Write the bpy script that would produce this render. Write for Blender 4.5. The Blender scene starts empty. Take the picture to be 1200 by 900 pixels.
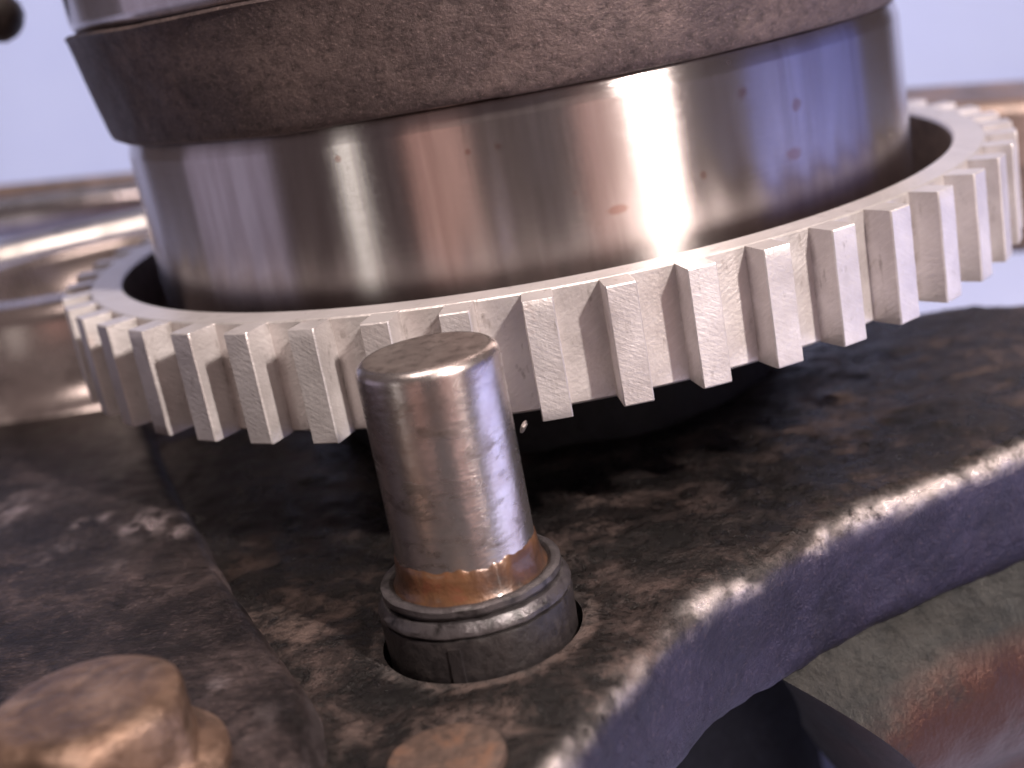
import bpy, bmesh, math, random
import numpy as np
from mathutils import Vector, Matrix, noise
random.seed(7)
S = 0.075                      # metres per modelling unit (tip radius of the toothed ring)
sc = bpy.context.scene
col = sc.collection
R = math.radians

# ------------------------------------------------------------------ camera
cd = bpy.data.cameras.new('camera'); cam = bpy.data.objects.new('camera', cd); col.objects.link(cam)
cr = Vector((0.98427113, -0.01605977, -0.17593301)); cu = Vector((0.17282171, 0.29410846, 0.94001748)); cf = Vector((-0.03664693, 0.95563712, -0.29225795))
CP = Vector((0.0, -2.94191785, 0.47204657))
M = Matrix((cr, cu, -cf)).transposed().to_4x4(); M.translation = CP * S
cam.matrix_world = M
cd.sensor_width = 36.0
cd.lens = 1584.6 / 1200 * 36.0
cd.clip_start = 0.005; cd.clip_end = 20
cd.dof.use_dof = True
cd.dof.focus_distance = 1.98 * S
cd.dof.aperture_fstop = (cd.lens / 1000) / (0.037 * S)
cd.dof.aperture_blades = 6
sc.camera = cam
FPX = 1584.6
def un(x, y, z=None, Y=None):
    """point of the place seen at a photo pixel, at height z or at depth Y (modelling units)"""
    d = cf * FPX + cr * (x - 600) - cu * (y - 450)
    t = (z - CP.z) / d.z if z is not None else (Y - CP.y) / d.y
    return CP + d * t

# ------------------------------------------------------------------ light
w = bpy.data.worlds.new('World'); sc.world = w; w.use_nodes = True
w.node_tree.nodes['Background'].inputs[0].default_value = (0.30, 0.225, 0.235, 1)
w.node_tree.nodes['Background'].inputs[1].default_value = 0.28

def area(name, az, el, dist, sx, sy, power, colr, target=(0, -0.3, 0), spread=None):
    L = bpy.data.lights.new(name, 'AREA'); L.shape = 'RECTANGLE'; L.size = sx * S; L.size_y = sy * S
    L.energy = power; L.color = colr
    if spread: L.spread = R(spread)
    o = bpy.data.objects.new(name, L); col.objects.link(o)
    t = Vector(target) * S
    a, e = R(az), R(el)
    d = Vector((math.sin(a) * math.cos(e), -math.cos(a) * math.cos(e), math.sin(e)))
    o.location = t + d * dist * S
    o.rotation_euler = d.to_track_quat('Z', 'Y').to_euler()
    return o
area('key_lamp', 39.0, 36, 10, 0.30, 0.8, 11.0, (1.0, 0.88, 0.81))
area('overhead_soft_lamp', 8, 76, 9, 6.5, 3.6, 3.6, (1.0, 0.84, 0.76))
area('white_stripe_fill', -47, -2, 9, 0.85, 6, 0.155, (1.0, 0.95, 0.88))  # added unseen, puts the pale stripe into the journal's reflection
area('warm_stripe_fill', 29, -2, 9, 4.4, 6, 0.34, (1.0, 0.62, 0.54))  # added in place of a lit brown surface, for the warm reflection
area('rose_stripe_fill', -22, -2, 9, 2.6, 6, 0.14, (1.0, 0.56, 0.46))  # added unseen, gives the journal its rose reflected band
area('cool_side_fill', 88, -5, 10, 8.5, 7, 0.42, (0.18, 0.26, 1.0))  # added, stands in for blue light bounced off the cloth
area('white_streak_fill', 39, 2, 9, 0.20, 6, 0.30, (1.0, 0.93, 0.88))  # added to draw the full-height white streak on the journal
area('mauve_stripe_fill', -88, -2, 9, 5.5, 6, 0.20, (0.80, 0.72, 1.0))  # added unseen, for the lavender reflection at the journal's left
fl = area('cool_floor_fill', 0, 90, 0.01, 5, 7, 1.6, (0.40, 0.50, 1.0), spread=80)  # added so the cloth at right shows blue in the metal
fl.location = Vector((6.5, -1.5, 5.0)) * S; fl.rotation_euler = Vector((-.35, 0, 1)).to_track_quat('Z', 'Y').to_euler()
# lights the hung cloth only: it faces away from the engine
bl = area('cloth_lamp', 0, 90, 0.01, 16, 6, 2.6, (0.86, 0.93, 1.0))
bl.location = Vector((0, 3.6, 6.0)) * S; bl.rotation_euler = Vector((0, -.94, .34)).to_track_quat('Z', 'Y').to_euler()

sc.view_settings.view_transform = 'Standard'; sc.view_settings.look = 'None'
sc.view_settings.exposure = 0.0; sc.view_settings.gamma = 1.0

# ------------------------------------------------------------------ node helper
class NT:
    def __init__(s, name):
        m = bpy.data.materials.new(name); m.use_nodes = True; s.m = m; s.t = m.node_tree
        s.b = s.t.nodes['Principled BSDF']
    def n(s, typ, **kw):
        nd = s.t.nodes.new(typ)
        for k, v in kw.items():
            if hasattr(nd, k): setattr(nd, k, v)
            else: nd.inputs[k.replace('_', ' ')].default_value = v
        return nd
    def l(s, a, b): s.t.links.new(a, b)
    def coords(s, scale=(1, 1, 1), uv=False, rot=(0, 0, 0), jitter=True):
        tc = s.n('ShaderNodeTexCoord'); mp = s.n('ShaderNodeMapping')
        k = 1.0 if uv else 1.0 / S
        mp.inputs['Scale'].default_value = [k * v for v in scale]
        mp.inputs['Rotation'].default_value = rot
        src = tc.outputs['UV' if uv else 'Object']
        if jitter:
            oi = s.n('ShaderNodeObjectInfo'); vm = s.n('ShaderNodeVectorMath', operation='MULTIPLY_ADD')
            cx = s.n('ShaderNodeCombineXYZ'); s.l(oi.outputs['Random'], cx.inputs[0]); s.l(oi.outputs['Random'], cx.inputs[1])
            s.l(cx.outputs[0], vm.inputs[0]); vm.inputs[1].default_value = (3.1 * (1 if uv else S), 5.7 * (1 if uv else S), 0); s.l(src, vm.inputs[2]); src = vm.outputs[0]
        s.l(src, mp.inputs[0]); return mp.outputs[0]
    def noise(s, vec, scale, detail=6, rough=.6, dist=0.0):
        nd = s.n('ShaderNodeTexNoise'); nd.inputs['Scale'].default_value = scale; nd.inputs['Detail'].default_value = detail
        nd.inputs['Roughness'].default_value = rough; nd.inputs['Distortion'].default_value = dist
        s.l(vec, nd.inputs['Vector']); return nd.outputs['Fac']
    def ramp(s, fac, stops, interp='LINEAR'):
        r = s.n('ShaderNodeValToRGB'); cr_ = r.color_ramp; cr_.interpolation = interp
        while len(cr_.elements) < len(stops): cr_.elements.new(0.5)
        for e, (p, c) in zip(cr_.elements, stops):
            e.position = p; e.color = (c, c, c, 1) if not isinstance(c, tuple) else (*c, 1)
        s.l(fac, r.inputs[0]); return r.outputs[0]
    def mix(s, fac, a, b, mode='MIX'):
        m = s.n('ShaderNodeMix', data_type='RGBA', blend_type=mode)
        for sock, v in ((m.inputs[0], fac), (m.inputs[6], a), (m.inputs[7], b)):
            if hasattr(v, 'is_output'): s.l(v, sock)
            elif isinstance(v, tuple): sock.default_value = (*v, 1)
            else: sock.default_value = v
        return m.outputs[2]
    def math(s, op, a, b=None):
        m = s.n('ShaderNodeMath', operation=op)
        for sock, v in ((m.inputs[0], a), (m.inputs[1], b)):
            if v is None: continue
            if hasattr(v, 'is_output'): s.l(v, sock)
            else: sock.default_value = v
        return m.outputs[0]
    def bump(s, h, dist, strength=1.0, prev=None):
        b = s.n('ShaderNodeBump'); b.inputs['Distance'].default_value = dist * S; b.inputs['Strength'].default_value = strength
        s.l(h, b.inputs['Height'])
        if prev is not None: s.l(prev, b.inputs['Normal'])
        return b.outputs[0]
    def out(s, base=None, rough=None, metal=None, normal=None, **kw):
        for k, v in (('Base Color', base), ('Roughness', rough), ('Metallic', metal), ('Normal', normal)):
            if v is None: continue
            if hasattr(v, 'is_output'): s.l(v, s.b.inputs[k])
            elif isinstance(v, tuple): s.b.inputs[k].default_value = (*v, 1)
            else: s.b.inputs[k].default_value = v
        for k, v in kw.items(): s.b.inputs[k.replace('_', ' ')].default_value = v
        return s.m

# ------------------------------------------------------------------ materials
def mat_ring(name, scratch=True, base=(0.72, 0.68, 0.68), dark=(0.56, 0.52, 0.515), rg=(0.40, 0.55), metal=.72, foot=False):
    t = NT(name); uv = t.coords(uv=True)
    big = t.noise(uv, 9, 6, .6)
    c = t.mix(t.ramp(big, [(.35, 0.0), (.68, 1.0)]), dark, base)
    # grime specks and faint rust
    sp = t.ramp(t.noise(t.coords(uv=True, scale=(1, .35, 1)), 42, 5, .65), [(.61, 0.0), (.72, 1.0)])
    c = t.mix(t.math('MULTIPLY', sp, .6), c, (.14, .105, .085))
    rs = t.ramp(t.noise(t.coords(uv=True), 6.3, 4, .7, .6), [(.64, 0.0), (.75, 1.0)])
    c = t.mix(t.math('MULTIPLY', rs, .45), c, (.40, .21, .13))
    oc = t.n('ShaderNodeTexCoord'); ml_ = t.n('ShaderNodeVectorMath', operation='MULTIPLY'); t.l(oc.outputs['Object'], ml_.inputs[0]); ml_.inputs[1].default_value = (1 / S, 1 / S, 0)
    le = t.n('ShaderNodeVectorMath', operation='LENGTH'); t.l(ml_.outputs[0], le.inputs[0])
    mr = t.n('ShaderNodeMapRange'); mr.inputs['From Min'].default_value = .9435; mr.inputs['From Max'].default_value = .957 if foot else .9436; mr.inputs['To Min'].default_value = 1.0 if foot else 0.0; mr.inputs['To Max'].default_value = 0.0
    t.l(le.outputs['Value'], mr.inputs['Value'])
    gm = t.math('MULTIPLY', mr.outputs[0], t.ramp(t.noise(t.coords(uv=True, scale=(1, .5, 1)), 24, 5, .7), [(.44, .15), (.60, 1.0)]))
    c = t.mix(t.math('MULTIPLY', gm, .6), c, (.16, .12, .095))
    # machining lines running diagonally down to the right
    mp = t.coords(uv=True, rot=(0, 0, R(32)), scale=(1, 1, 1))
    m2 = t.n('ShaderNodeMapping'); m2.inputs['Scale'].default_value = (16, 120, 1) if scratch else (4, 30, 1); t.l(mp, m2.inputs[0])
    sc_ = t.noise(m2.outputs[0], 1.6, 4, .68, .05)
    fine = t.noise(uv, 160, 2, .5)
    c = t.mix(t.math('MULTIPLY', t.ramp(sc_, [(.5, 0.0), (.78, 1.0)]), .35), c, (.86, .82, .80))
    ro = t.ramp(big, [(.3, rg[0]), (.7, rg[1])])
    nrm = t.bump(sc_, .0011, .7); nrm = t.bump(fine, .0012, .6, nrm)
    return t.out(c, ro, metal, nrm)
M_tooth = mat_ring('milled_tooth_steel', foot=True)
M_ringbody = mat_ring('milled_ring_steel', base=(.72, .68, .67), dark=(.56, .52, .51), rg=(.36, .48))
M_ringtop = mat_ring('turned_ring_face_steel', scratch=False, base=(.60, .565, .575), dark=(.53, .495, .50), rg=(.40, .46), metal=.62)

def mat_polished(name, base, rough, stain=.35, aniso=.85, lines=.0012, marks=None):
    t = NT(name); uv = t.coords(uv=True)
    st = t.noise(t.coords(uv=True, scale=(1, .22, 1)), 5.5, 5, .62, .3)
    c = t.mix(t.math('MULTIPLY', t.ramp(st, [(.42, 0.0), (.72, 1.0)]), stain), base, (base[0] * .5, base[1] * .45, base[2] * .42))
    vs = t.noise(t.coords(uv=True, scale=(1, .05, 1)), 15, 4, .65)
    c = t.mix(t.math('MULTIPLY', t.ramp(vs, [(.46, 0.0), (.60, 1.0)]), .26), c, (.30, .23, .22))
    spots = t.ramp(t.noise(t.coords(uv=True, scale=(1, 1.6, 1)), 13, 3, .6), [(.725, 0.0), (.765, 1.0)])
    c = t.mix(t.math('MULTIPLY', spots, .6), c, (.30, .13, .07))
    if marks:
        g = t.n('ShaderNodeNewGeometry'); wn = t.n('ShaderNodeTexNoise'); wn.inputs['Scale'].default_value = 60 / S * .6; wn.inputs['Detail'].default_value = 4
        t.l(g.outputs['Position'], wn.inputs['Vector'])
        for (px, py, rad, ky) in marks:
            # point of the drum seen there
            d = cf * FPX + cr * (px - 600) - cu * (py - 450); A_ = d.x ** 2 + d.y ** 2; B_ = 2 * (CP.x * d.x + CP.y * d.y); C_ = CP.x ** 2 + CP.y ** 2 - .803 ** 2
            tt = (-B_ - math.sqrt(B_ * B_ - 4 * A_ * C_)) / 2 / A_; P_ = (CP + d * tt) * S
            sb = t.n('ShaderNodeVectorMath', operation='SUBTRACT'); t.l(g.outputs['Position'], sb.inputs[0]); sb.inputs[1].default_value = P_
            ml = t.n('ShaderNodeVectorMath', operation='MULTIPLY'); t.l(sb.outputs[0], ml.inputs[0]); ml.inputs[1].default_value = (1 / S / rad, 1 / S / rad, ky / S / rad)
            ln_ = t.n('ShaderNodeVectorMath', operation='LENGTH'); t.l(ml.outputs[0], ln_.inputs[0])
            q_ = t.math('ADD', ln_.outputs['Value'], t.math('MULTIPLY', t.math('SUBTRACT', wn.outputs['Fac'], .3), 2.4))
            f_ = t.ramp(q_, [(.0, 0.0), (1.0, 1.0)]); mm_ = t.ramp(t.math('MULTIPLY', q_, .5), [(.50, 1.0), (.80, 0.0)])
            
            c = t.mix(t.math('MULTIPLY', mm_, .5), c, (.40, .20, .15))
    ln = t.noise(t.coords(uv=True, scale=(.5, 60, 1)), 4, 5, .7)
    ro = t.math('ADD', t.math('MULTIPLY', st, .12), rough - .06)
    ro = t.math('ADD', ro, t.math('MULTIPLY', spots, .12))
    tan = t.n('ShaderNodeTangent', direction_type='RADIAL', axis='Z'); t.l(tan.outputs[0], t.b.inputs['Tangent'])
    sm = t.noise(uv, 60, 3, .6)
    nrm = t.bump(ln, lines, .5); nrm = t.bump(sm, .0002, .2, nrm)
    return t.out(c, ro, 1.0, nrm, Anisotropic=aniso, Anisotropic_Rotation=0.25)
M_journal = mat_polished('ground_journal_steel', (.66, .61, .60), .225, stain=.45, aniso=1.0, lines=.0003, marks=[(928, 181, .020, 1.8), (870, 110, .012, 1.0), (934, 124, .010, 1.0), (548, 178, .006, 1.0), (583, 172, .007, 1.5), (720, 246, .022, 3.0), (674, 226, .006, 1), (824, 205, .006, 1), (742, 132, .008, 1), (396, 186, .006, 1)])

def mat_cast(name, a, b, c3=None, metal=.45, ro=(.42, .62), sc1=5, bump1=.012, bump2=.006, fine=38, thr=(.46, .66), stretch=(1, 1, 1), coat=0.0, spec=.5, edge=None, forged=None, grain=0.0, oil=0.0):
    t = NT(name); v = t.coords(jitter=False); vs = t.coords(scale=stretch, jitter=False)
    n1 = t.noise(v, sc1, 9, .66, .5); n2 = t.noise(vs, fine, 6, .7); n3 = t.noise(v, sc1 * 3.3, 7, .68)
    c = t.mix(t.ramp(n1, [(thr[0], 0.0), (thr[1], 1.0)]), a, b)
    c = t.mix(t.math('MULTIPLY', t.ramp(n3, [(.52, 0.0), (.68, 1.0)]), .7), c, c3 or b)
    c = t.mix(t.math('MULTIPLY', t.ramp(n2, [(.35, 1.0), (.52, 0.0)]), .65), c, (a[0] * .35, a[1] * .35, a[2] * .35))
    r_ = t.ramp(n3, [(.3, ro[0]), (.7, ro[1])])
    me = metal
    if edge:
        at = t.n('ShaderNodeAttribute', attribute_name='worn')
        e = t.math('MULTIPLY', at.outputs['Fac'], t.ramp(t.math('ADD', n3, t.math('MULTIPLY', n2, .5)), [(.55, 0.0), (.78, 1.0)]))
        c = t.mix(e, c, edge); r_ = t.mix(e, r_, (.25, .25, .25)); me = t.math('ADD', t.math('MULTIPLY', e, .5), metal)
    if edge and forged:
        fa = t.n('ShaderNodeAttribute', attribute_name='forged').outputs['Fac']
        fa = t.math('MULTIPLY', fa, t.ramp(n1, [(.30, .55), (.60, 1.0)]))
        c = t.mix(t.math('MULTIPLY', fa, .8), c, forged); me = t.math('ADD', t.math('MULTIPLY', fa, .55), me); r_ = t.mix(fa, r_, (.40, .40, .40))
    gr = t.noise(vs, fine * 3.2, 4, .75)
    c = t.mix(t.math('MULTIPLY', t.ramp(gr, [(.56, 0.0), (.70, 1.0)]), grain), c, (min(1, b[0] * 2.6 + .03), min(1, b[1] * 2.5 + .025), min(1, b[2] * 2.5 + .025)))
    c = t.mix(t.math('MULTIPLY', t.ramp(gr, [(.34, 1.0), (.44, 0.0)]), grain), c, (a[0] * .3, a[1] * .3, a[2] * .3))
    if oil:
        om = t.ramp(t.noise(t.coords(scale=(1, 1, 1), jitter=False), 10.5, 9, .74, .5), [(.43, 0.0), (.56, 1.0)])
        om2 = t.math('MULTIPLY', om, oil)
        if forged: om2 = t.math('MULTIPLY', om2, t.math('SUBTRACT', 1.0, t.math('MULTIPLY', t.n('ShaderNodeAttribute', attribute_name='forged').outputs['Fac'], .75)))
        om2 = t.math('MULTIPLY', om2, t.math('SUBTRACT', 1.0, t.math('MINIMUM', t.math('MULTIPLY', t.n('ShaderNodeAttribute', attribute_name='worn').outputs['Fac'], 1.3), 1.0)))
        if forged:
            dd = t.n('ShaderNodeAttribute', attribute_name='lit_patch_dust').outputs['Fac']  # brown dust spots together with the painted key-lit patch
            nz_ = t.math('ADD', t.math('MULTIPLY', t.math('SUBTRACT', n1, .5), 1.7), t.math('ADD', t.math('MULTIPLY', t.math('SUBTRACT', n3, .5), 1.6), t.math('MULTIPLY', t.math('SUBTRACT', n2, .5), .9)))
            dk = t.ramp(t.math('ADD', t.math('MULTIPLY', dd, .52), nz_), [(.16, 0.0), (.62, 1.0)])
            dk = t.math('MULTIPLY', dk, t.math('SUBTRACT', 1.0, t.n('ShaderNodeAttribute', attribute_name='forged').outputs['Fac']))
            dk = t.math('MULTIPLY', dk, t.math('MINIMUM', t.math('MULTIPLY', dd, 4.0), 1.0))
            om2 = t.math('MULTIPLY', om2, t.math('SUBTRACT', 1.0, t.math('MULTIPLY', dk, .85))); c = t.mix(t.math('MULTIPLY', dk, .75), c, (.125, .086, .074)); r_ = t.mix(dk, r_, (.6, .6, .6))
        c = t.mix(om2, c, (.006, .005, .005)); r_ = t.mix(om2, r_, (.24, .24, .24))
    nrm = t.bump(n3, bump1, .8); nrm = t.bump(n2, bump2, .8, nrm); nrm = t.bump(gr, bump2 * .5, .8 if grain else 0, nrm)
    t.b.inputs['Specular IOR Level'].default_value = spec
    return t.out(c, r_, me, nrm, Coat_Weight=coat, Coat_Roughness=.25)
M_web = mat_cast('oily_black_cast_iron', (.008, .006, .006), (.082, .056, .050), c3=(.050, .035, .031), metal=.35, ro=(.36, .62), sc1=6.0, fine=60, thr=(.47, .64), edge=(.70, .62, .60), forged=(.062, .058, .105), coat=.0, grain=.40, spec=.45, oil=.92, bump1=.010, bump2=.007)  # forged colour has the cloth's blue reflection painted in
M_plate = mat_cast('dark_forged_iron', (.014, .010, .011), (.085, .062, .060), c3=(.035, .026, .027), metal=.5, ro=(.34, .55), sc1=5.0, fine=48, stretch=(.6, 1.5, 1), bump1=.009, bump2=.007, grain=.5, spec=.25, oil=.6, edge=(.42, .35, .36))
M_cheek = mat_cast('rough_brown_forging', (.080, .058, .057), (.150, .108, .100), c3=(.115, .083, .078), metal=.55, ro=(.42, .58), sc1=4.5, fine=52, stretch=(1, 1, 1.4), bump1=.0022, bump2=.0034, grain=.35)
M_lower = mat_cast('rust_stained_casting', (.014, .015, .016), (.040, .036, .032), c3=(.026, .024, .022), metal=.3, ro=(.42, .6), sc1=1.7, fine=34, thr=(.38, .66), bump1=.010, bump2=.004, grain=.15, spec=.2, edge=(.070, .032, .025))
M_bolt = mat_cast('brown_zinc_bolt', (.17, .105, .076), (.42, .29, .22), c3=(.31, .20, .145), metal=.7, ro=(.32, .46), sc1=8, fine=26, bump1=.006, bump2=.003)
M_plug = mat_cast('brown_plug_steel', (.11, .075, .062), (.20, .125, .095), c3=(.20, .10, .06), metal=.5, ro=(.45, .6), sc1=9, fine=60, bump1=.003, bump2=.0015)
M_rear = mat_cast('rear_brown_casting', (.14, .10, .085), (.28, .19, .16), metal=.45, ro=(.35, .55), sc1=2.5, fine=16, bump1=.004, bump2=.002)
M_shiny = mat_cast('smooth_boss_steel', (.50, .42, .40), (.62, .54, .52), metal=.7, ro=(.22, .30), sc1=2.2, fine=12, bump1=.002, bump2=.0)
M_bar = mat_cast('polished_bar_steel', (.45, .40, .42), (.62, .52, .50), metal=.95, ro=(.18, .28), sc1=2.0, fine=12, bump1=.001, bump2=.0)
M_ledge = mat_cast('rounded_ledge_steel', (.70, .66, .64), (.80, .76, .73), metal=.9, ro=(.26, .34), sc1=2.0, fine=12, bump1=.001, bump2=.0)
M_rubber = mat_cast('black_sleeve_steel', (.020, .017, .018), (.022, .018, .018), c3=(.034, .028, .027), metal=.1, ro=(.32, .48), sc1=9, fine=60, bump1=.003, bump2=.0015, coat=.08, thr=(.5, .7), edge=(.09, .08, .085))
M_black = mat_cast('black_oil_caked_iron', (.005, .005, .009), (.009, .008, .013), metal=.0, ro=(.6, .8), sc1=4, fine=30)
M_bore = mat_cast('dark_bore_steel', (.13, .10, .10), (.18, .14, .135), metal=.5, ro=(.4, .55), sc1=4, fine=30, bump1=.002, bump2=.001)  # darker colour for the ring's bore and underside
M_pintop = mat_cast('pin_end_steel', (.30, .25, .235), (.42, .36, .34), c3=(.38, .32, .30), metal=.85, ro=(.36, .44), sc1=9, fine=60, bump1=.0006, bump2=.0004)
M_knob = mat_cast('dark_brown_knob', (.03, .02, .018), (.06, .04, .035), metal=.2, ro=(.4, .5), sc1=4, fine=20)
def mat_amber():
    t = NT('amber_sealant'); v = t.coords(jitter=False)
    n1 = t.noise(v, 11, 5, .6, .4)
    c = t.ramp(n1, [(.36, (.035, .022, .018)), (.48, (.085, .042, .026)), (.60, (.13, .062, .030)), (.74, (.17, .05, .030))])
    nrm = t.bump(t.noise(v, 20, 5, .6), .006, .7)
    return t.out(c, .35, .35, nrm, Coat_Weight=.35, Coat_Roughness=.12)
M_amber = mat_amber()
def mat_cloth():
    t = NT('pale_blue_cloth'); v = t.coords(jitter=False)
    n1 = t.noise(v, .5, 4, .6)
    c = t.mix(n1, (.42, .46, .73), (.54, .58, .79))
    wv = t.noise(v, 40, 3, .6)
    return t.out(c, .9, 0.0, t.bump(wv, .01, .4), Sheen_Weight=.1)
M_cloth = mat_cloth()

# ------------------------------------------------------------------ mesh helpers
def obj(name, verts, faces, mat, parent=None, loc=(0, 0, 0), rotz=0.0, uvs=None, angle=32, mats=None, fmat=None):
    me = bpy.data.meshes.new(name)
    me.from_pydata([tuple(Vector(v) * S) for v in verts], [], faces)
    me.materials.append(mat)
    for m in (mats or []): me.materials.append(m)
    if fmat: me.polygons.foreach_set('material_index', fmat)
    if uvs is not None:
        ul = me.uv_layers.new(name='UVMap')
        for li, l in enumerate(me.loops): ul.data[li].uv = uvs[li]
    me.validate(); me.update()
    me.polygons.foreach_set('use_smooth', [True] * len(me.polygons))
    me.set_sharp_from_angle(angle=R(angle))
    o = bpy.data.objects.new(name, me); col.objects.link(o)
    o.location = Vector(loc) * S; o.rotation_euler = (0, 0, rotz)
    if parent: o.parent = parent
    return o
def thing(name, label, cat, loc=(0, 0, 0), group=None, rotz=0):
    o = bpy.data.objects.new(name, None); o.empty_display_size = .01; col.objects.link(o)
    o.location = Vector(loc) * S; o.rotation_euler = (0, 0, rotz); o['label'] = label; o['category'] = cat
    if group: o['group'] = group
    return o
def tag(o, label, cat): o['label'] = label; o['category'] = cat; return o
def lathe(prof, n=256, cap=False, wob=None, closed=False):
    """profile [(r, z)] turned about Z; returns verts, faces, uvs(per loop) with u = angle*r, v = length along profile"""
    V = []; F = []; U = []
    L = [0.0]
    for i in range(1, len(prof)): L.append(L[-1] + math.hypot(prof[i][0] - prof[i - 1][0], prof[i][1] - prof[i - 1][1]))
    rm = max(p[0] for p in prof)
    for i, (r, z) in enumerate(prof):
        for k in range(n):
            a = 2 * math.pi * k / n
            rr, zz = (r, z) if wob is None else wob(r, z, a, i)
            V.append((rr * math.sin(a), -rr * math.cos(a), zz))
    m = len(prof)
    for i in range(m if closed else m - 1):
        j = (i + 1) % m
        lj = L[j] if j else L[-1] + .1
        for k in range(n):
            q = (k + 1) % n
            F.append((i * n + k, i * n + q, j * n + q, j * n + k))
            a0, a1 = 2 * math.pi * k / n * rm, 2 * math.pi * (k + 1) / n * rm
            U += [(a0, L[i]), (a1, L[i]), (a1, lj), (a0, lj)]
    if cap:
        F.append(tuple(range((m - 1) * n, m * n))); r = prof[-1][0]
        U += [(r * math.sin(2 * math.pi * k / n), -r * math.cos(2 * math.pi * k / n)) for k in range(n)]
    return V, F, U
def fix_normals(o):
    bm = bmesh.new(); bm.from_mesh(o.data); bmesh.ops.recalc_face_normals(bm, faces=bm.faces); bm.to_mesh(o.data); bm.free(); return o
def arc(cx, cz, r, a0, a1, n): return [(cx + r * math.cos(R(a0 + (a1 - a0) * i / n)), cz + r * math.sin(R(a0 + (a1 - a0) * i / n))) for i in range(n + 1)]

def mat_pin():
    t = NT('scuffed_pin_steel'); v = t.coords(jitter=False); uv = t.coords(uv=True, jitter=False)
    a = t.noise(t.coords(scale=(1, 1, .8), jitter=False), 6.5, 7, .62, .6)
    b = t.noise(t.coords(scale=(1, 1, 2.2), jitter=False), 15, 6, .68, .4)
    f = t.noise(v, 55, 5, .7)
    ma = t.ramp(a, [(.44, 0.0), (.62, 1.0)]); mb = t.ramp(b, [(.52, 0.0), (.66, 1.0)])
    c = t.mix(ma, (.64, .60, .60), (.42, .35, .33))
    c = t.mix(t.math('MULTIPLY', mb, .7), c, (.14, .11, .09))
    c = t.mix(t.math('MULTIPLY', t.math('MULTIPLY', t.ramp(f, [(.55, 0.0), (.68, 1.0)]), mb), .8), c, (.04, .03, .03))
    ro = t.math('ADD', t.math('ADD', t.math('MULTIPLY', ma, .10), t.math('MULTIPLY', mb, .16)), .20)
    ln = t.noise(t.coords(uv=True, scale=(.6, 40, 1), jitter=False), 5, 5, .7)
    nrm = t.bump(ln, .0005, .5); nrm = t.bump(b, .0014, .4, nrm); nrm = t.bump(f, .0010, .5, nrm)
    return t.out(c, ro, .95, nrm)
M_pin = mat_pin()

# ------------------------------------------------------------------ setting: cloth
def cloth():
    V = []; F = []
    nx, ny = 70, 90
    for j in range(ny + 1):
        t = j / ny
        s = t * 26
        # lies flat, then sweeps up behind as a hung sheet
        if s < 9: y, z = -2.6 + s, -1.55
        elif s < 14:
            a = (s - 9) / 5 * math.pi / 2 * .86; r = 5 / (math.pi / 2 * .86)
            y, z = 6.4 + r * math.sin(a), -1.55 + r * (1 - math.cos(a))
        else:
            a = math.pi / 2 * .86; r = 5 / a
            y, z = 6.4 + r * math.sin(a) + (s - 14) * math.cos(a), -1.55 + r * (1 - math.cos(a)) + (s - 14) * math.sin(a)
        for i in range(nx + 1):
            x = -10 + 18.5 * i / nx
            k = .10 * noise.noise(Vector((x * .35, y * .35, z * .35))) + .05 * noise.noise(Vector((x * .9, y * .5 + z * .4, 3)))
            V.append((x, y - k * (s > 11), z + k))
    for j in range(ny):
        for i in range(nx):
            a = j * (nx + 1) + i; F.append((a, a + 1, a + nx + 2, a + nx + 1))
    o = obj('cloth_backdrop', V, F, M_cloth, angle=80); o['kind'] = 'structure'
    return o
cloth()

# ------------------------------------------------------------------ crankshaft journals and cheek
shaft = thing('crankshaft', 'thick steel shaft with polished journal and rough brown collar rising through the toothed ring', 'crankshaft', (0, 0, -.3))
Z0 = .3
prof = [(.70, -.186), (.70, -.183), (.80, -.178), (.803, -.14), (.803, .246), (.8026, .2485), (.7965, .274), (.795, .2765), (.785, .279), (.785, .30)]
# subdivide the long band so uv v stays even
V, F, U = lathe(prof, 384)
obj('journal', [(x, y, z + Z0) for x, y, z in V], F, M_journal, shaft, uvs=U)
def cheek_wob(r, z, a, i):
    x, y = r * math.sin(a), -r * math.cos(a)
    d = .0035 * noise.fractal(Vector((x * 7, y * 7, z * 7)), 1.0, 2.0, 4)
    e = .004 * noise.noise(Vector((a * 3.0 + 4, z * 2, 1))) if i in (0, 1, 2) else .003 * noise.noise(Vector((a * 4, z, 5)))
    return r + d, z + e + .35 * d
cp = [(.78, .279), (.803, .2785), (.811, .283)] + [(.812 + .037 * ((z - .287) / .198) ** .85, z) for z in np.linspace(.295, .478, 16)] + [(.851, .484), (.846, .489), (.80, .490)]
V, F, U = lathe(cp, 420, wob=cheek_wob)
obj('collar', [(x - .013, y, z + Z0) for x, y, z in V], F, M_cheek, shaft, uvs=U, angle=50)
up = [(.79, .488), (.834, .4895), (.842, .500), (.845, .512), (.845, .90), (.84, .92), (.70, .93)]
V, F, U = lathe(up, 256)
obj('upper_journal', [(x - .006, y, z + Z0) for x, y, z in V], F, M_journal, shaft, uvs=U)
lo = [(.47, -1.56), (.47, -.60), (.50, -.58), (.50, -.44), (.50, -.41), (.50, -.22), (.58, -.193)]  # hub lengthened as a dark stand-in for shade in the opening
V, F, U = lathe(lo, 160)
obj('lower_hub', [(x, y, z + Z0) for x, y, z in V], F, M_black, shaft, uvs=U)

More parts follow.
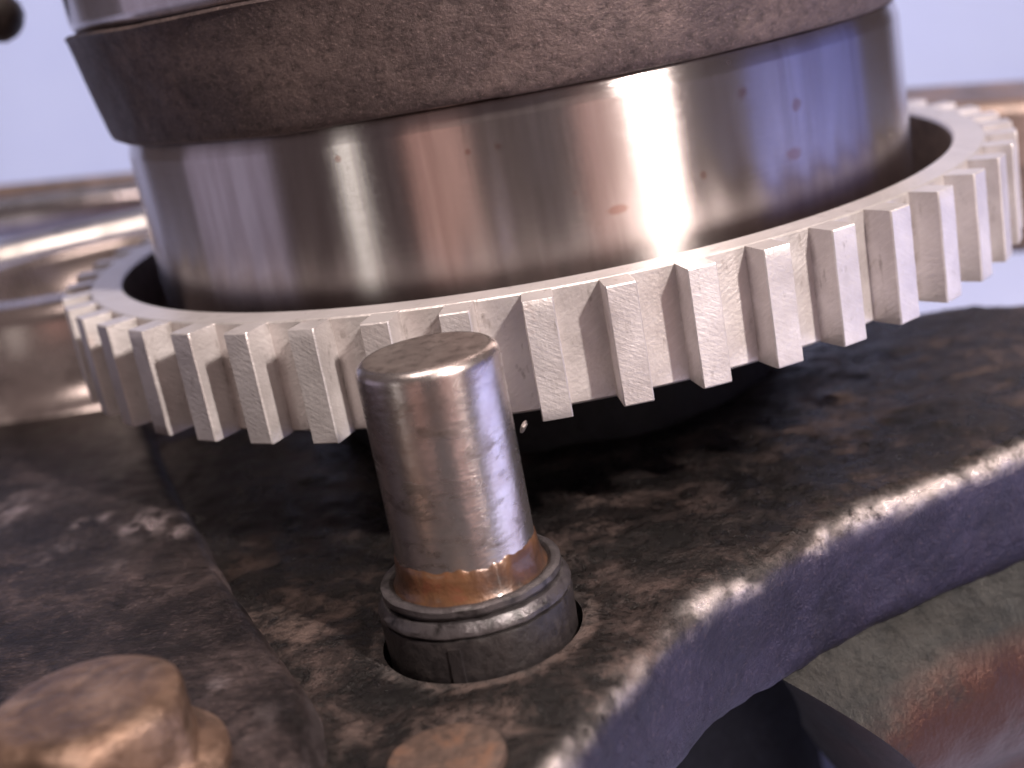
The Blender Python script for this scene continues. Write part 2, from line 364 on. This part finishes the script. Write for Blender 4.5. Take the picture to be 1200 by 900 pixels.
# ------------------------------------------------------------------ toothed ring (50 teeth)
ring = thing('toothed_ring', 'pale grey steel ring with square teeth round its rim, lying level round the shaft', 'gear', (0, 0, -.19))
HR = .190; RR = .944
body = [(.74, .010), (.80, .012), (.874, .016), (.8795, .024), (.8815, .184), (.8855, .1895), (.9405, .190), (RR, .1875), (RR, .004), (.940, 0.0), (.86, 0.0), (.80, .01), (.72, .03)]
def ring_wob(r, z, a, i):
    return r + (.0009 * noise.noise(Vector((a * 22, z * 20, 2))) if i in (6, 7, 8) else 0), z
V, F, U = lathe(body, 800, wob=ring_wob)
nF = 800
fm = [0] * len(F)
for s_ in (4, 5): fm[s_ * nF:(s_ + 1) * nF] = [1] * nF
for s_ in (0, 1, 2, 3, 9, 10, 11): fm[s_ * nF:(s_ + 1) * nF] = [2] * nF
# tooth flats share the turned face on top, milled finish on the rim
rb = obj('ring_body', V, F, M_ringbody, ring, uvs=U, mats=[M_ringtop, M_bore], fmat=fm, angle=25)
PITCH = 2 * math.pi / 49.74; PH = -.2920; TW = .0477
def tooth_mesh(seed):
    """square milled tooth: tooth angle 0 .. TW, root .9305 to tip 1.0, with burred edges"""
    rnd = random.Random(seed)
    bm = bmesh.new()
    a0, a1 = 0.0, TW
    def P(r, a, z): return Vector((r * math.sin(a), -r * math.cos(a), z))
    flare = .0012      # teeth sit on slightly wider feet
    nz = 14
    rows = []
    secs = [(.9432, a0 - flare, 0), (.9480, a0 - .0004, 0), (.9975, a0, 1), (1.0, a0 + .0018, 1), (1.0, a1 - .0018, 1), (.9975, a1, 1), (.9480, a1 + .0004, 0), (.9432, a1 + flare, 0)]
    for k in range(nz + 1):
        if k == 0: z = 0.0
        elif k == nz: z = HR - .0006
        else: z = .0022 + (HR - .0050) * (k - 1) / (nz - 2)
        row = []
        for (r, a, rough) in secs:
            ins = .0014 if k in (0, nz) and rough else 0
            j = rnd.uniform(-1, 1) * .0003 if rough else 0
            row.append(bm.verts.new(P(r - ins + j, a + rnd.uniform(-1, 1) * .00008 * rough, z)))
        rows.append(row)
    m = len(secs)
    for k in range(nz):
        for i in range(m - 1): bm.faces.new((rows[k][i], rows[k][i + 1], rows[k + 1][i + 1], rows[k + 1][i]))
    bm.faces.new(rows[nz]).material_index = 1
    bm.faces.new(list(reversed(rows[0])))
    bmesh.ops.recalc_face_normals(bm, faces=bm.faces)
    uvl = bm.loops.layers.uv.new('UVMap')
    for f in bm.faces:
        nn = f.normal
        for l in f.loops:
            c_ = l.vert.co
            if abs(nn.z) > .8: l[uvl].uv = (c_.x, c_.y)
            elif abs(nn.x) > .7: l[uvl].uv = (c_.y * 1.0, c_.z)
            else: l[uvl].uv = (c_.x, c_.z)
    for v in bm.verts: v.co *= S
    me = bpy.data.meshes.new('tooth'); bm.to_mesh(me); bm.free()
    me.materials.append(M_tooth); me.materials.append(M_ringtop)
    me.polygons.foreach_set('use_smooth', [True] * len(me.polygons)); me.set_sharp_from_angle(angle=R(30))
    return me
tms = [tooth_mesh(i) for i in range(6)]
for k in range(50):
    # the visible run follows the measured pitch; spare fraction is taken up behind the shaft
    kk = k - 12
    ang = PH + kk * PITCH if kk < 30 else PH + kk * PITCH - (kk - 29) * (50 * PITCH - 2 * math.pi) / 9
    o = bpy.data.objects.new('tooth', tms[(k * 5 + 1) % 6]); col.objects.link(o); o.parent = ring
    o.rotation_euler = (0, 0, ang)

# ------------------------------------------------------------------ front web casting (flange)
ZF = -.42
PIN = (-.1735, -1.190)
def smooth_poly(pts, n_per=6):
    out = []; m = len(pts)
    for i in range(m):
        p0, p1, p2, p3 = [Vector(pts[(i + d) % m]) for d in (-1, 0, 1, 2)]
        for k in range(n_per):
            t = k / n_per
            out.append(.5 * ((2 * p1) + (-p0 + p2) * t + (2 * p0 - 5 * p1 + 4 * p2 - p3) * t * t + (-p0 + 3 * p1 - 3 * p2 + p3) * t ** 3))
    return out
outline = [(-.085, -1.59), (-.05, -1.515), (.02, -1.40), (.085, -1.30), (.175, -1.19), (.30, -1.095), (.41, -1.02), (.54, -.955), (.74, -.86), (.98, -.72), (1.16, -.50),
           (1.20, -.20), (1.06, -.055), (.86, .02), (.5, .06), (0, .08), (-.5, .06), (-.95, .0), (-1.2, -.35), (-1.25, -.8), (-1.1, -1.4), (-.85, -1.75), (-.5, -1.86), (-.22, -1.80), (-.125, -1.68)]
def prism(name, poly, z0, z1, draft=0.0):
    n = len(poly); low = []
    for i, p in enumerate(poly):
        a, b = poly[i - 1], poly[(i + 1) % n]; tx, ty = b[0] - a[0], b[1] - a[1]; L = math.hypot(tx, ty) or 1
        low.append((p[0] - ty / L * draft, p[1] + tx / L * draft))
    V = [(p[0], p[1], z1) for p in poly] + [(p[0], p[1], z0) for p in low]
    F = [tuple(range(n)), tuple(range(2 * n - 1, n - 1, -1))] + [(i, i + n, (i + 1) % n + n, (i + 1) % n) for i in range(n)]
    me = bpy.data.meshes.new(name); me.from_pydata([tuple(Vector(v) * S) for v in V], [], F); me.update()
    bm = bmesh.new(); bm.from_mesh(me); bmesh.ops.recalc_face_normals(bm, faces=bm.faces); bm.to_mesh(me); bm.free()
    o = bpy.data.objects.new(name, me); col.objects.link(o); return o
def bake(o, mods, kill=()):
    for typ, kw in mods:
        m = o.modifiers.new(typ, typ)
        for k, v in kw.items(): setattr(m, k, v)
    bpy.context.view_layer.update()
    dg = bpy.context.evaluated_depsgraph_get()
    me = bpy.data.meshes.new_from_object(o.evaluated_get(dg)); o.modifiers.clear(); o.data = me
    for k in kill: bpy.data.objects.remove(k, do_unlink=True)
    return o
web_o = prism('web_casting', smooth_poly(outline, 5), ZF - .245, ZF, draft=.03)
cir = [(PIN[0] + .1455 * math.cos(a), PIN[1] + .1455 * math.sin(a)) for a in np.linspace(0, 2 * math.pi, 96, endpoint=False)]
cut = prism('hole_cutter', cir, ZF - .07, ZF + .1)
bake(web_o, [('BEVEL', dict(width=.052 * S, segments=5, limit_method='ANGLE', angle_limit=R(40))),
             ('REMESH', dict(mode='VOXEL', voxel_size=.0105 * S)),
             ('SMOOTH', dict(factor=.5, iterations=4)),
             ('BOOLEAN', dict(operation='DIFFERENCE', object=cut, solver='EXACT'))], kill=[cut])
me = web_o.data; n = len(me.vertices)
co = np.empty(n * 3); me.vertices.foreach_get('co', co); co = co.reshape(-1, 3) / S
nr = np.empty(n * 3); me.vertices.foreach_get('normal', nr); nr = nr.reshape(-1, 3)
worn = np.zeros(n)
for i in range(n):
    v = Vector(co[i])
    dp = math.hypot(v.x - PIN[0], v.y - PIN[1])
    if dp < .150: continue
    k = min(1, (dp - .150) / .03)
    d = .0075 * noise.fractal(v * 6, .9, 2.0, 5) + .0022 * noise.noise(v * 34)
    edge_ = 1 - abs(nr[i][2])
    if nr[i][2] > .1 and nr[i][2] < .985:
        worn[i] = min(1, max(0, (min(edge_, 1 - edge_) - .03) * 4.5)) * min(1, max(.06, .34 + 1.3 * noise.noise(v * 5) + .9 * noise.noise(v * 17) + .6 * noise.noise(v * 41) + 2.4 * max(0, v.x - .30)))
        d += .006 * noise.noise(v * 22) + .0035 * noise.noise(v * 48)
    co[i] += nr[i] * d * k
me.vertices.foreach_set('co', (co * S).ravel())
# extra bright wear around the bored hole
for i in range(n):
    dp = math.hypot(co[i][0] - PIN[0], co[i][1] - PIN[1])
    if dp < .163 and co[i][2] > ZF - .02: worn[i] = .12
at = me.attributes.new('worn', 'FLOAT', 'POINT'); at.data.foreach_set('value', worn)
lit_patch_dust = np.zeros(n)
for (px, py, rx, ry, amt) in [(345, 700, .085, .17, 1.0), (300, 655, .05, .12, .8), (420, 690, .05, .12, .7), (640, 640, .07, .10, .5), (1120, 420, .20, .14, .8), (960, 460, .10, .10, .5), (700, 600, .06, .12, .5), (560, 850, .12, .05, .6), (760, 770, .06, .06, .7), (430, 860, .05, .08, .3)]:  # spots left of the pin paint the key-lit patch, others brown stains
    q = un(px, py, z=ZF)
    lit_patch_dust = np.maximum(lit_patch_dust, amt * np.exp(-(((co[:, 0] - q.x) / rx) ** 2 + ((co[:, 1] - q.y) / ry) ** 2) ** 1.5))
rr_ = np.hypot(co[:, 0] - PIN[0], co[:, 1] - PIN[1]); lit_patch_dust = np.maximum(lit_patch_dust, np.exp(-((rr_ - .154) / .014) ** 2) * (co[:, 2] > ZF - .03) * .75)
at = me.attributes.new('lit_patch_dust', 'FLOAT', 'POINT'); at.data.foreach_set('value', lit_patch_dust)
fg = np.clip((.55 - nr[:, 2]) / .3, 0, 1) * (np.hypot(co[:, 0] - PIN[0], co[:, 1] - PIN[1]) > .2)
at = me.attributes.new('forged', 'FLOAT', 'POINT'); at.data.foreach_set('value', fg)
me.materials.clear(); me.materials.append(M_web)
me.polygons.foreach_set('use_smooth', [True] * len(me.polygons)); me.set_sharp_from_angle(angle=R(50)); me.update()
tag(web_o, 'oily black cast iron web with bright worn rim, under the ring and round the pin', 'casting')

# ------------------------------------------------------------------ left forged plate
edge_pts = [(-2.2, -.20), (-1.92, -.30), (-1.66, -.36), (-1.49, -.37), (-1.45, -.372), (-1.35, -.40), (-1.22, -.46), (-1.03, -.55), (-.77, -.65), (-.54, -.75), (-.139, -.895), (.10, -.98), (.5, -1.10)]
ey = [p[0] for p in edge_pts]; ex = [p[1] for p in edge_pts]
nu, nv = 170, 230
V = []; F = []; WN = []
for j in range(nv + 1):
    y = -1.98 + 2.26 * j / nv
    x0 = float(np.interp(y, ey, ex)) + .010 * noise.noise(Vector((y * 9, 0, 3))) + .005 * noise.noise(Vector((y * 30, 0, 8)))
    for i in range(nu + 1):
        s = (i / nu) ** 2.1 * 1.7
        x = x0 - s
        h = .060 * (1 - math.exp(-s / .009)) + .018 * (1 - math.exp(-s / .5))
        fade = min(1, s / .05)
        v = Vector((x, y, 0))
        h += fade * (.0040 * noise.fractal(v * 3.5, .9, 2, 4) + .0016 * noise.noise(Vector((x * 16, y * 38, 1))))
        back = max(0, (y - .12) / .16); h -= .16 * back * back
        V.append((x, y, ZF + .006 + h - (0.03 if i == 0 else 0))); WN.append(max(0, 1 - s / .016) * max(0, .25 + .6 * noise.noise(Vector((y * 14, 2, 7)))))
top_n = len(V)
for j in range(nv):
    for i in range(nu):
        a = j * (nu + 1) + i; F.append((a + 1, a, a + nu + 1, a + nu + 2))
# skirt down to give the plate thickness
loop = [i for i in range(nu + 1)] + [j * (nu + 1) + nu for j in range(1, nv + 1)] + [nv * (nu + 1) + i for i in range(nu - 1, -1, -1)] + [j * (nu + 1) for j in range(nv - 1, 0, -1)]
b0 = len(V)
for k in loop:
    V.append((V[k][0], V[k][1], ZF - .12)); WN.append(0)
for k in range(len(loop)):
    q = (k + 1) % len(loop); F.append((loop[k], loop[q], b0 + q, b0 + k))
F.append(tuple(range(b0, b0 + len(loop))))
pl = obj('forged_plate', V, F, M_plate, angle=45); fix_normals(pl)
at = pl.data.attributes.new('worn', 'FLOAT', 'POINT'); at.data.foreach_set('value', WN)
for (px, py, rad, amt) in [(172, 603, .034, 1.0), (150, 612, .020, .8), (118, 600, .012, .9), (92, 606, .012, .7), (207, 612, .016, .9), (60, 640, .03, .3), (20, 588, .05, .5), (250, 795, .014, .35), (298, 832, .018, .3), (130, 655, .02, .4)]:  # pale flakes and washer marks; far-left mark paints a background reflection
    q = un(px, py, z=ZF + .085)
    for i in range(top_n):
        dx, dy = V[i][0] - q.x, V[i][1] - q.y
        if abs(dx) < rad * 3 and abs(dy) < rad * 6:
            g = math.exp(-((dx / rad) ** 2 + (dy / rad / 1.7) ** 2)) * max(0, .55 + 1.5 * noise.fractal(Vector((V[i][0] * 34, V[i][1] * 22, 4)), .8, 2, 3))
            WN[i] = max(WN[i], min(1, g * amt * 1.3))
at.data.foreach_set('value', WN)
tag(pl, 'dark rough forged plate at left, raised above the black web and carrying the bolt', 'plate')

# ------------------------------------------------------------------ dowel pin with sealant
pin = thing('dowel_pin', 'short polished steel pin standing upright in the black sleeve in front of the toothed ring', 'pin', (PIN[0], PIN[1], ZF - .05))
zb = ZF - .05
rp = .0990; ztop = .006
prof = [(rp, zb)] + [(rp, z) for z in np.linspace(zb + .05, ztop - .055, 10)] + arc(rp - .0165, ztop - .0165 - .003, .0165, 0, 74, 9)[0:]
V, F, U = lathe([(r, z - zb) for r, z in prof], 160)
obj('pin_shank', V, F, M_pin, pin, uvs=U, angle=60)
re_, ze_ = prof[-1]
ep = [(re_ - .0002, ze_ - zb - .0003), (re_ - .004, ze_ - zb + .0008), (re_ - .010, ze_ - zb + .0012), (.03, ze_ - zb + .0016), (.002, ze_ - zb + .0016)]
V, F, U = lathe(ep, 96, cap=True)
obj('pin_end_face', V, F, M_pintop, pin, uvs=U, angle=60)
# wavy bead of sealant round its foot
V = []; F = []; na = 144; hb = []
for k in range(na):
    a = 2 * math.pi * k / na
    top = -.278 + .010 * noise.noise(Vector((math.sin(a) * 2.2, math.cos(a) * 2.2, 4))) + .004 * noise.noise(Vector((math.sin(a) * 9, math.cos(a) * 9, 1)))
    pr = [(rp - .001, top + .0), (rp + .0022, top - .004), (rp + .0035, top - .018), (rp + .005, -.306), (rp + .008, -.319), (rp + .012, -.324)]
    for (r, z) in pr: V.append((r * math.sin(a), -r * math.cos(a), z - zb))
m = 6
for k in range(na):
    q = (k + 1) % na
    for i in range(m - 1): F.append((k * m + i, k * m + i + 1, q * m + i + 1, q * m + i))
fix_normals(obj('sealant_bead', V, F, M_amber, pin, angle=60))

# ------------------------------------------------------------------ sleeve in the bored hole
sl = thing('locating_sleeve', 'short black grooved sleeve set in the round hole around the foot of the pin', 'sleeve', (PIN[0], PIN[1], ZF - .06))
zs = ZF - .06
def sl_wob(r, z, a, i):
    d = .0012 * noise.noise(Vector((math.sin(a) * 6, math.cos(a) * 6, z * 30)))
    # flat notch line on the front
    return r + d, z + .0016 * noise.noise(Vector((math.sin(a) * 5, math.cos(a) * 5, 9)))
prof = [(.137, zs), (.137, ZF - .01), (.1385, -.368), (.137, -.363), (.1325, -.361)]
V, F, U = lathe([(r, z - zs) for r, z in prof], 128, wob=sl_wob); obj('sleeve_skirt', V, F, M_rubber, sl, uvs=U, angle=30)
prof = [(.1300, -.3615), (.1360, -.3600), (.1390, -.3560), (.1380, -.3500), (.1300, -.3400), (.1235, -.3380), (.1225, -.3350), (.1222, -.3330)]
V, F, U = lathe([(r, z - zs) for r, z in prof], 128, wob=sl_wob); b_ = obj('sleeve_shoulder', V, F, M_rubber, sl, uvs=U, angle=30)
prof = [(.1215, -.336), (.1275, -.334), (.1295, -.330), (.1288, -.3225), (.1240, -.3200), (.1160, -.3200), (.1110, -.3230), (.1070, -.329), (.0985, -.332)]
V, F, U = lathe([(r, z - zs) for r, z in prof], 128, wob=sl_wob); c_ = obj('sleeve_lip', V, F, M_rubber, sl, uvs=U, angle=30)
for o_ in (c_, b_):
    at = o_.data.attributes.new('worn', 'FLOAT', 'POINT')
    nv_ = len(o_.data.vertices); vals = [0.0] * nv_
    for vi in range(nv_):
        if vi // 128 in (2, 3, 4): vals[vi] = .8
    at.data.foreach_set('value', vals)
# raised rib on the sleeve front
V = []; F = []
a0 = -.22
for k, (dr, da) in enumerate([(-.002, -.075), (.0022, -.06), (.0026, .06), (-.002, .075)]):
    for z in (ZF - .02, -.372): V.append(((.138 + dr) * math.sin(a0 + da), -(.138 + dr) * math.cos(a0 + da), z - zs))
for k in range(3): F.append((2 * k, 2 * k + 2, 2 * k + 3, 2 * k + 1))
F.append((1, 3, 5, 7)); F.append((0, 6, 4, 2))
fix_normals(obj('rib', V, F, M_rubber, sl))

# ------------------------------------------------------------------ plug pressed flush into the web
pc = un(523, 890, z=ZF + .006)
V, F, U = lathe([(.074, -.05), (.074, .006), (.0725, .0095), (.069, .0108), (.03, .0112), (.004, .0108)], 96, cap=True,
                wob=lambda r, z, a, i: (r, z + .0015 * noise.noise(Vector((math.sin(a) * r * 40, math.cos(a) * r * 40, 2)))))
pg = obj('round_plug', V, F, M_plug, loc=(pc.x, pc.y, ZF), uvs=U); tag(pg, 'flat rusty brown round plug set flush in the black web below the pin', 'plug')

# ------------------------------------------------------------------ bolt bottom left
bc = un(92, 818, z=-.235)
bz = ZF + .112
bz = ZF + .085
BK = 1.25
bolt = thing('hex_bolt', 'worn brown hexagonal bolt head with a flange, close and out of focus at lower left', 'bolt', (bc.x, bc.y, bz))
def hex_r(a, r=.108, rot=R(14)):
    t = ((a - rot) % (math.pi / 3)) - math.pi / 6
    rr = r * math.cos(math.pi / 6) / math.cos(t)
    return 1 / ((1 / rr) ** 9 + (1 / (r * .955)) ** 9) ** (1 / 9)
na = 144; V = []; F = []
H = .095
lv = []
for k in range(na):
    a = 2 * math.pi * k / na; h = hex_r(a)
    colv = []
    for r_, z_ in [(.004, H), (.03, H), (.06, H - .0004), (.076, H - .0015), (.085, H - .005), (.091, H - .010)]: colv.append((r_, z_))
    n_ = 4
    for q in range(1, n_ + 1):
        r_ = .091 + (h - .091) * q / n_; colv.append((r_, H - .010 - (r_ - .091) * (.75 + .9 * q / n_)))
    zt = colv[-1][1]
    colv += [(h + .0022, zt - .007), (h + .0030, zt - .015), (h + .0032, .04), (h + .0034, .02), (h + .005, .012), (h + .008, .009)]
    lv.append(colv)
m = len(lv[0])
for i in range(m):
    for k in range(na):
        a = 2 * math.pi * k / na; r_, z_ = lv[k][i]
        d = .0006 * noise.fractal(Vector((r_ * math.sin(a) * 18, r_ * math.cos(a) * 18, z_ * 18)), 1, 2, 3)
        V.append((r_ * math.sin(a), -r_ * math.cos(a), z_ + d))
for i in range(m - 1):
    for k in range(na):
        q = (k + 1) % na; F.append((i * na + k, (i + 1) * na + k, (i + 1) * na + q, i * na + q))
F.append(tuple(range(na)))
fix_normals(obj('bolt_head', V, F, M_bolt, bolt, angle=60))
bpy.data.objects['bolt_head'].scale = (BK, BK, 1.05)
V, F, U = lathe([(.095, .018), (.118, .015), (.142, .006), (.150, -.002), (.150, -.030), (.145, -.04)], 96)
fix_normals(obj('bolt_flange', V, F, M_bolt, bolt, uvs=U, angle=40))

# ------------------------------------------------------------------ lower casting seen under the web at right
top = [(.235, -1.05, -.64), (.33, -1.00, -.64), (.44, -.94, -.64), (.58, -.88, -.64), (.76, -.80, -.64), (1.0, -.66, -.64), (1.18, -.44, -.64)]
bot = [un(1062, 905, z=-.93), un(1120, 880, z=-.95), un(1190, 850, z=-.95), un(1270, 800, z=-.95), un(1370, 740, z=-.95), un(1480, 660, z=-.95), un(1560, 560, z=-.95)]
nu, nv = 90, 46
V = []; F = []; LZ = []
for i in range(nu + 1):
    u = i / nu * (len(top) - 1); k = min(int(u), len(top) - 2); f = u - k
    A = Vector(top[k]).lerp(Vector(top[k + 1]), f); B = bot[k].lerp(bot[k + 1], f)
    out = Vector((.45, -.89, 0))
    for j in range(nv + 1):
        t = j / nv * 2.6
        P = A.lerp(B, t)
        P = P + out * (.105 * math.sin(min(t, 1.25) * 2.5) - .10 * max(0, t - 1.0))
        P = P + Vector((0.0, 0.0, 0.02)) * math.sin(t * 3)
        d = .010 * noise.fractal(P * 5, .9, 2, 4)
        V.append(tuple(P + out * d)); LZ.append(min(1, max(0, (t - .30 + .25 * noise.noise(P * 3.5) - .05 * u / 6) / .25)) * .85)
fr = len(V)
for i in range(nu + 1):                      # rear skin gives the wall thickness
    for j in range(nv + 1):
        p_ = Vector(V[i * (nv + 1) + j]); V.append((p_.x * .72 - .02, p_.y * .72 + .02, p_.z))
def gid(i, j, b=0): return b + i * (nv + 1) + j
for i in range(nu):
    for j in range(nv):
        F.append((gid(i, j), gid(i, j + 1), gid(i + 1, j + 1), gid(i + 1, j)))
        F.append((gid(i, j, fr), gid(i + 1, j, fr), gid(i + 1, j + 1, fr), gid(i, j + 1, fr)))
for i in range(nu):
    F.append((gid(i, 0), gid(i + 1, 0), gid(i + 1, 0, fr), gid(i, 0, fr))); F.append((gid(i, nv), gid(i, nv, fr), gid(i + 1, nv, fr), gid(i + 1, nv)))
for j in range(nv):
    F.append((gid(0, j), gid(0, j, fr), gid(0, j + 1, fr), gid(0, j + 1))); F.append((gid(nu, j), gid(nu, j + 1), gid(nu, j + 1, fr), gid(nu, j, fr)))
lc = obj('lower_casting', V, F, M_lower, angle=50); fix_normals(lc)
at = lc.data.attributes.new('worn', 'FLOAT', 'POINT'); at.data.foreach_set('value', LZ + [0.0] * (len(lc.data.vertices) - len(LZ)))
tag(lc, 'rust stained curved casting below the black web at lower right', 'casting')

# ------------------------------------------------------------------ blurred metalwork behind
bo = thing('round_boss', 'out of focus smooth round steel boss with a dished top, left behind the toothed ring', 'boss', (-1.22, .80, -.7))
prof = [(.66, 0.0), (.66, .26)] + arc(.60, .30, .060, 0, 75, 8) + [(.575, .40), (.545, .50)] + arc(.475, .535, .060, 0, 90, 8) + arc(.43, .550, .045, 90, 165, 6) + [(.372, .48), (.35, .47), (.004, .47)]
V, F, U = lathe(prof, 160, cap=True)
fix_normals(obj('boss_body', V, F, M_shiny, bo, uvs=U, angle=60))
# shelf with bright top behind the boss
def slab(name, pts, thick, mat, bev=.03):
    n = len(pts); V = [tuple(p) for p in pts] + [(p[0], p[1], p[2] - thick) for p in pts]
    F = [tuple(range(n)), tuple(range(2 * n - 1, n - 1, -1))] + [(i, i + n, (i + 1) % n + n, (i + 1) % n) for i in range(n)]
    o = obj(name, V, F, mat); fix_normals(o)
    return bake(o, [('BEVEL', dict(width=bev * S, segments=3, limit_method='ANGLE', angle_limit=R(40)))])
def rod(name, P0, P1, r0, r1, mat, n=48, ends=True):
    d = (P1 - P0); L = d.length; q = d.to_track_quat('Z', 'Y'); V = []; F = []
    st = [(0.0, .01), (0.0, .8), (.02, 1.0), (.98, 1.0), (1.0, .8), (1.0, .01)] if ends else [(0, 1), (1, 1)]
    for (t, k) in st:
        r = (r0 + (r1 - r0) * t) * k
        for i in range(n):
            a = 2 * math.pi * i / n; V.append(tuple(P0 + q @ Vector((r * math.cos(a), r * math.sin(a), t * L))))
    for s_ in range(len(st) - 1):
        for i in range(n):
            j = (i + 1) % n; F.append((s_ * n + i, s_ * n + j, (s_ + 1) * n + j, (s_ + 1) * n + i))
    F.append(tuple(range(n))); F.append(tuple(range((len(st) - 1) * n, len(st) * n)))
    return fix_normals(obj(name, V, F, mat, angle=50))
P0 = un(-120, 337, Y=1.5); P1 = un(330, 236, Y=1.95)
lg = rod('bright_ledge', P0, P1, .066, .088, M_ledge); tag(lg, 'out of focus bright rounded steel ledge beside the shaft, behind the round boss', 'ledge')
P0 = un(-120, 272, Y=2.2); P1 = un(330, 218, Y=2.2)
rb_ = rod('steel_bar', P0, P1, .080, .080, M_bar); tag(rb_, 'out of focus polished round steel bar crossing behind the shaft at left', 'bar')
P0 = un(-120, 241, Y=2.3); P1 = un(330, 197, Y=2.3)
rb_ = rod('rusty_rod', P0, P1, .040, .040, M_rear); tag(rb_, 'out of focus thin rusty rod along the top of the polished steel bar', 'rod')
a = un(1010, 104, Y=1.5); b = un(1420, 78, Y=1.5)
cs = slab('rear_casting', [a, b, b + Vector((0, -.42, -.02)), a + Vector((0, -.42, -.02))][::-1], .47, M_rear, .04)
tag(cs, 'out of focus brown casting block behind the right end of the toothed ring', 'casting')
P0 = un(14, 6, Y=.2); P1 = un(-90, -60, Y=.2)
# round-ended handle entering at the top left corner
V, F, U = lathe([(.002, 0), (.02, .003), (.04, .014), (.052, .032), (.056, .055), (.052, .09), (.045, .12), (.045, .4), (.03, .41)], 48, cap=True)
kn = obj('round_ended_lever', V, F, M_knob, uvs=U, angle=60); fix_normals(kn)
kn.location = un(24, 36, Y=.2) * S
kn.rotation_euler = (P1 - P0).to_track_quat('Z', 'Y').to_euler()
tag(kn, 'dark brown rounded lever end out of focus in the top left corner', 'lever')

# ------------------------------------------------------------------ chips and grit
def chip(name, P, s, mat, label, cat, seed):
    rnd = random.Random(seed); bm = bmesh.new(); bmesh.ops.create_icosphere(bm, subdivisions=2, radius=1)
    for v in bm.verts: v.co = Vector((v.co.x * s[0], v.co.y * s[1], v.co.z * s[2])) * (1 + rnd.uniform(-.25, .25)) * S
    me = bpy.data.meshes.new(name); bm.to_mesh(me); bm.free(); me.materials.append(mat)
    o = bpy.data.objects.new(name, me); col.objects.link(o); o.location = Vector(P) * S; o.rotation_euler = (rnd.random(), rnd.random(), rnd.random() * 3)
    return tag(o, label, cat)
chip('metal_burr', (un(614, 500, Y=-.97)), (.016, .004, .010), M_tooth, 'tiny pale burr hanging under the ring rim just right of the pin', 'burr', 3)

sc.render.engine = 'CYCLES'
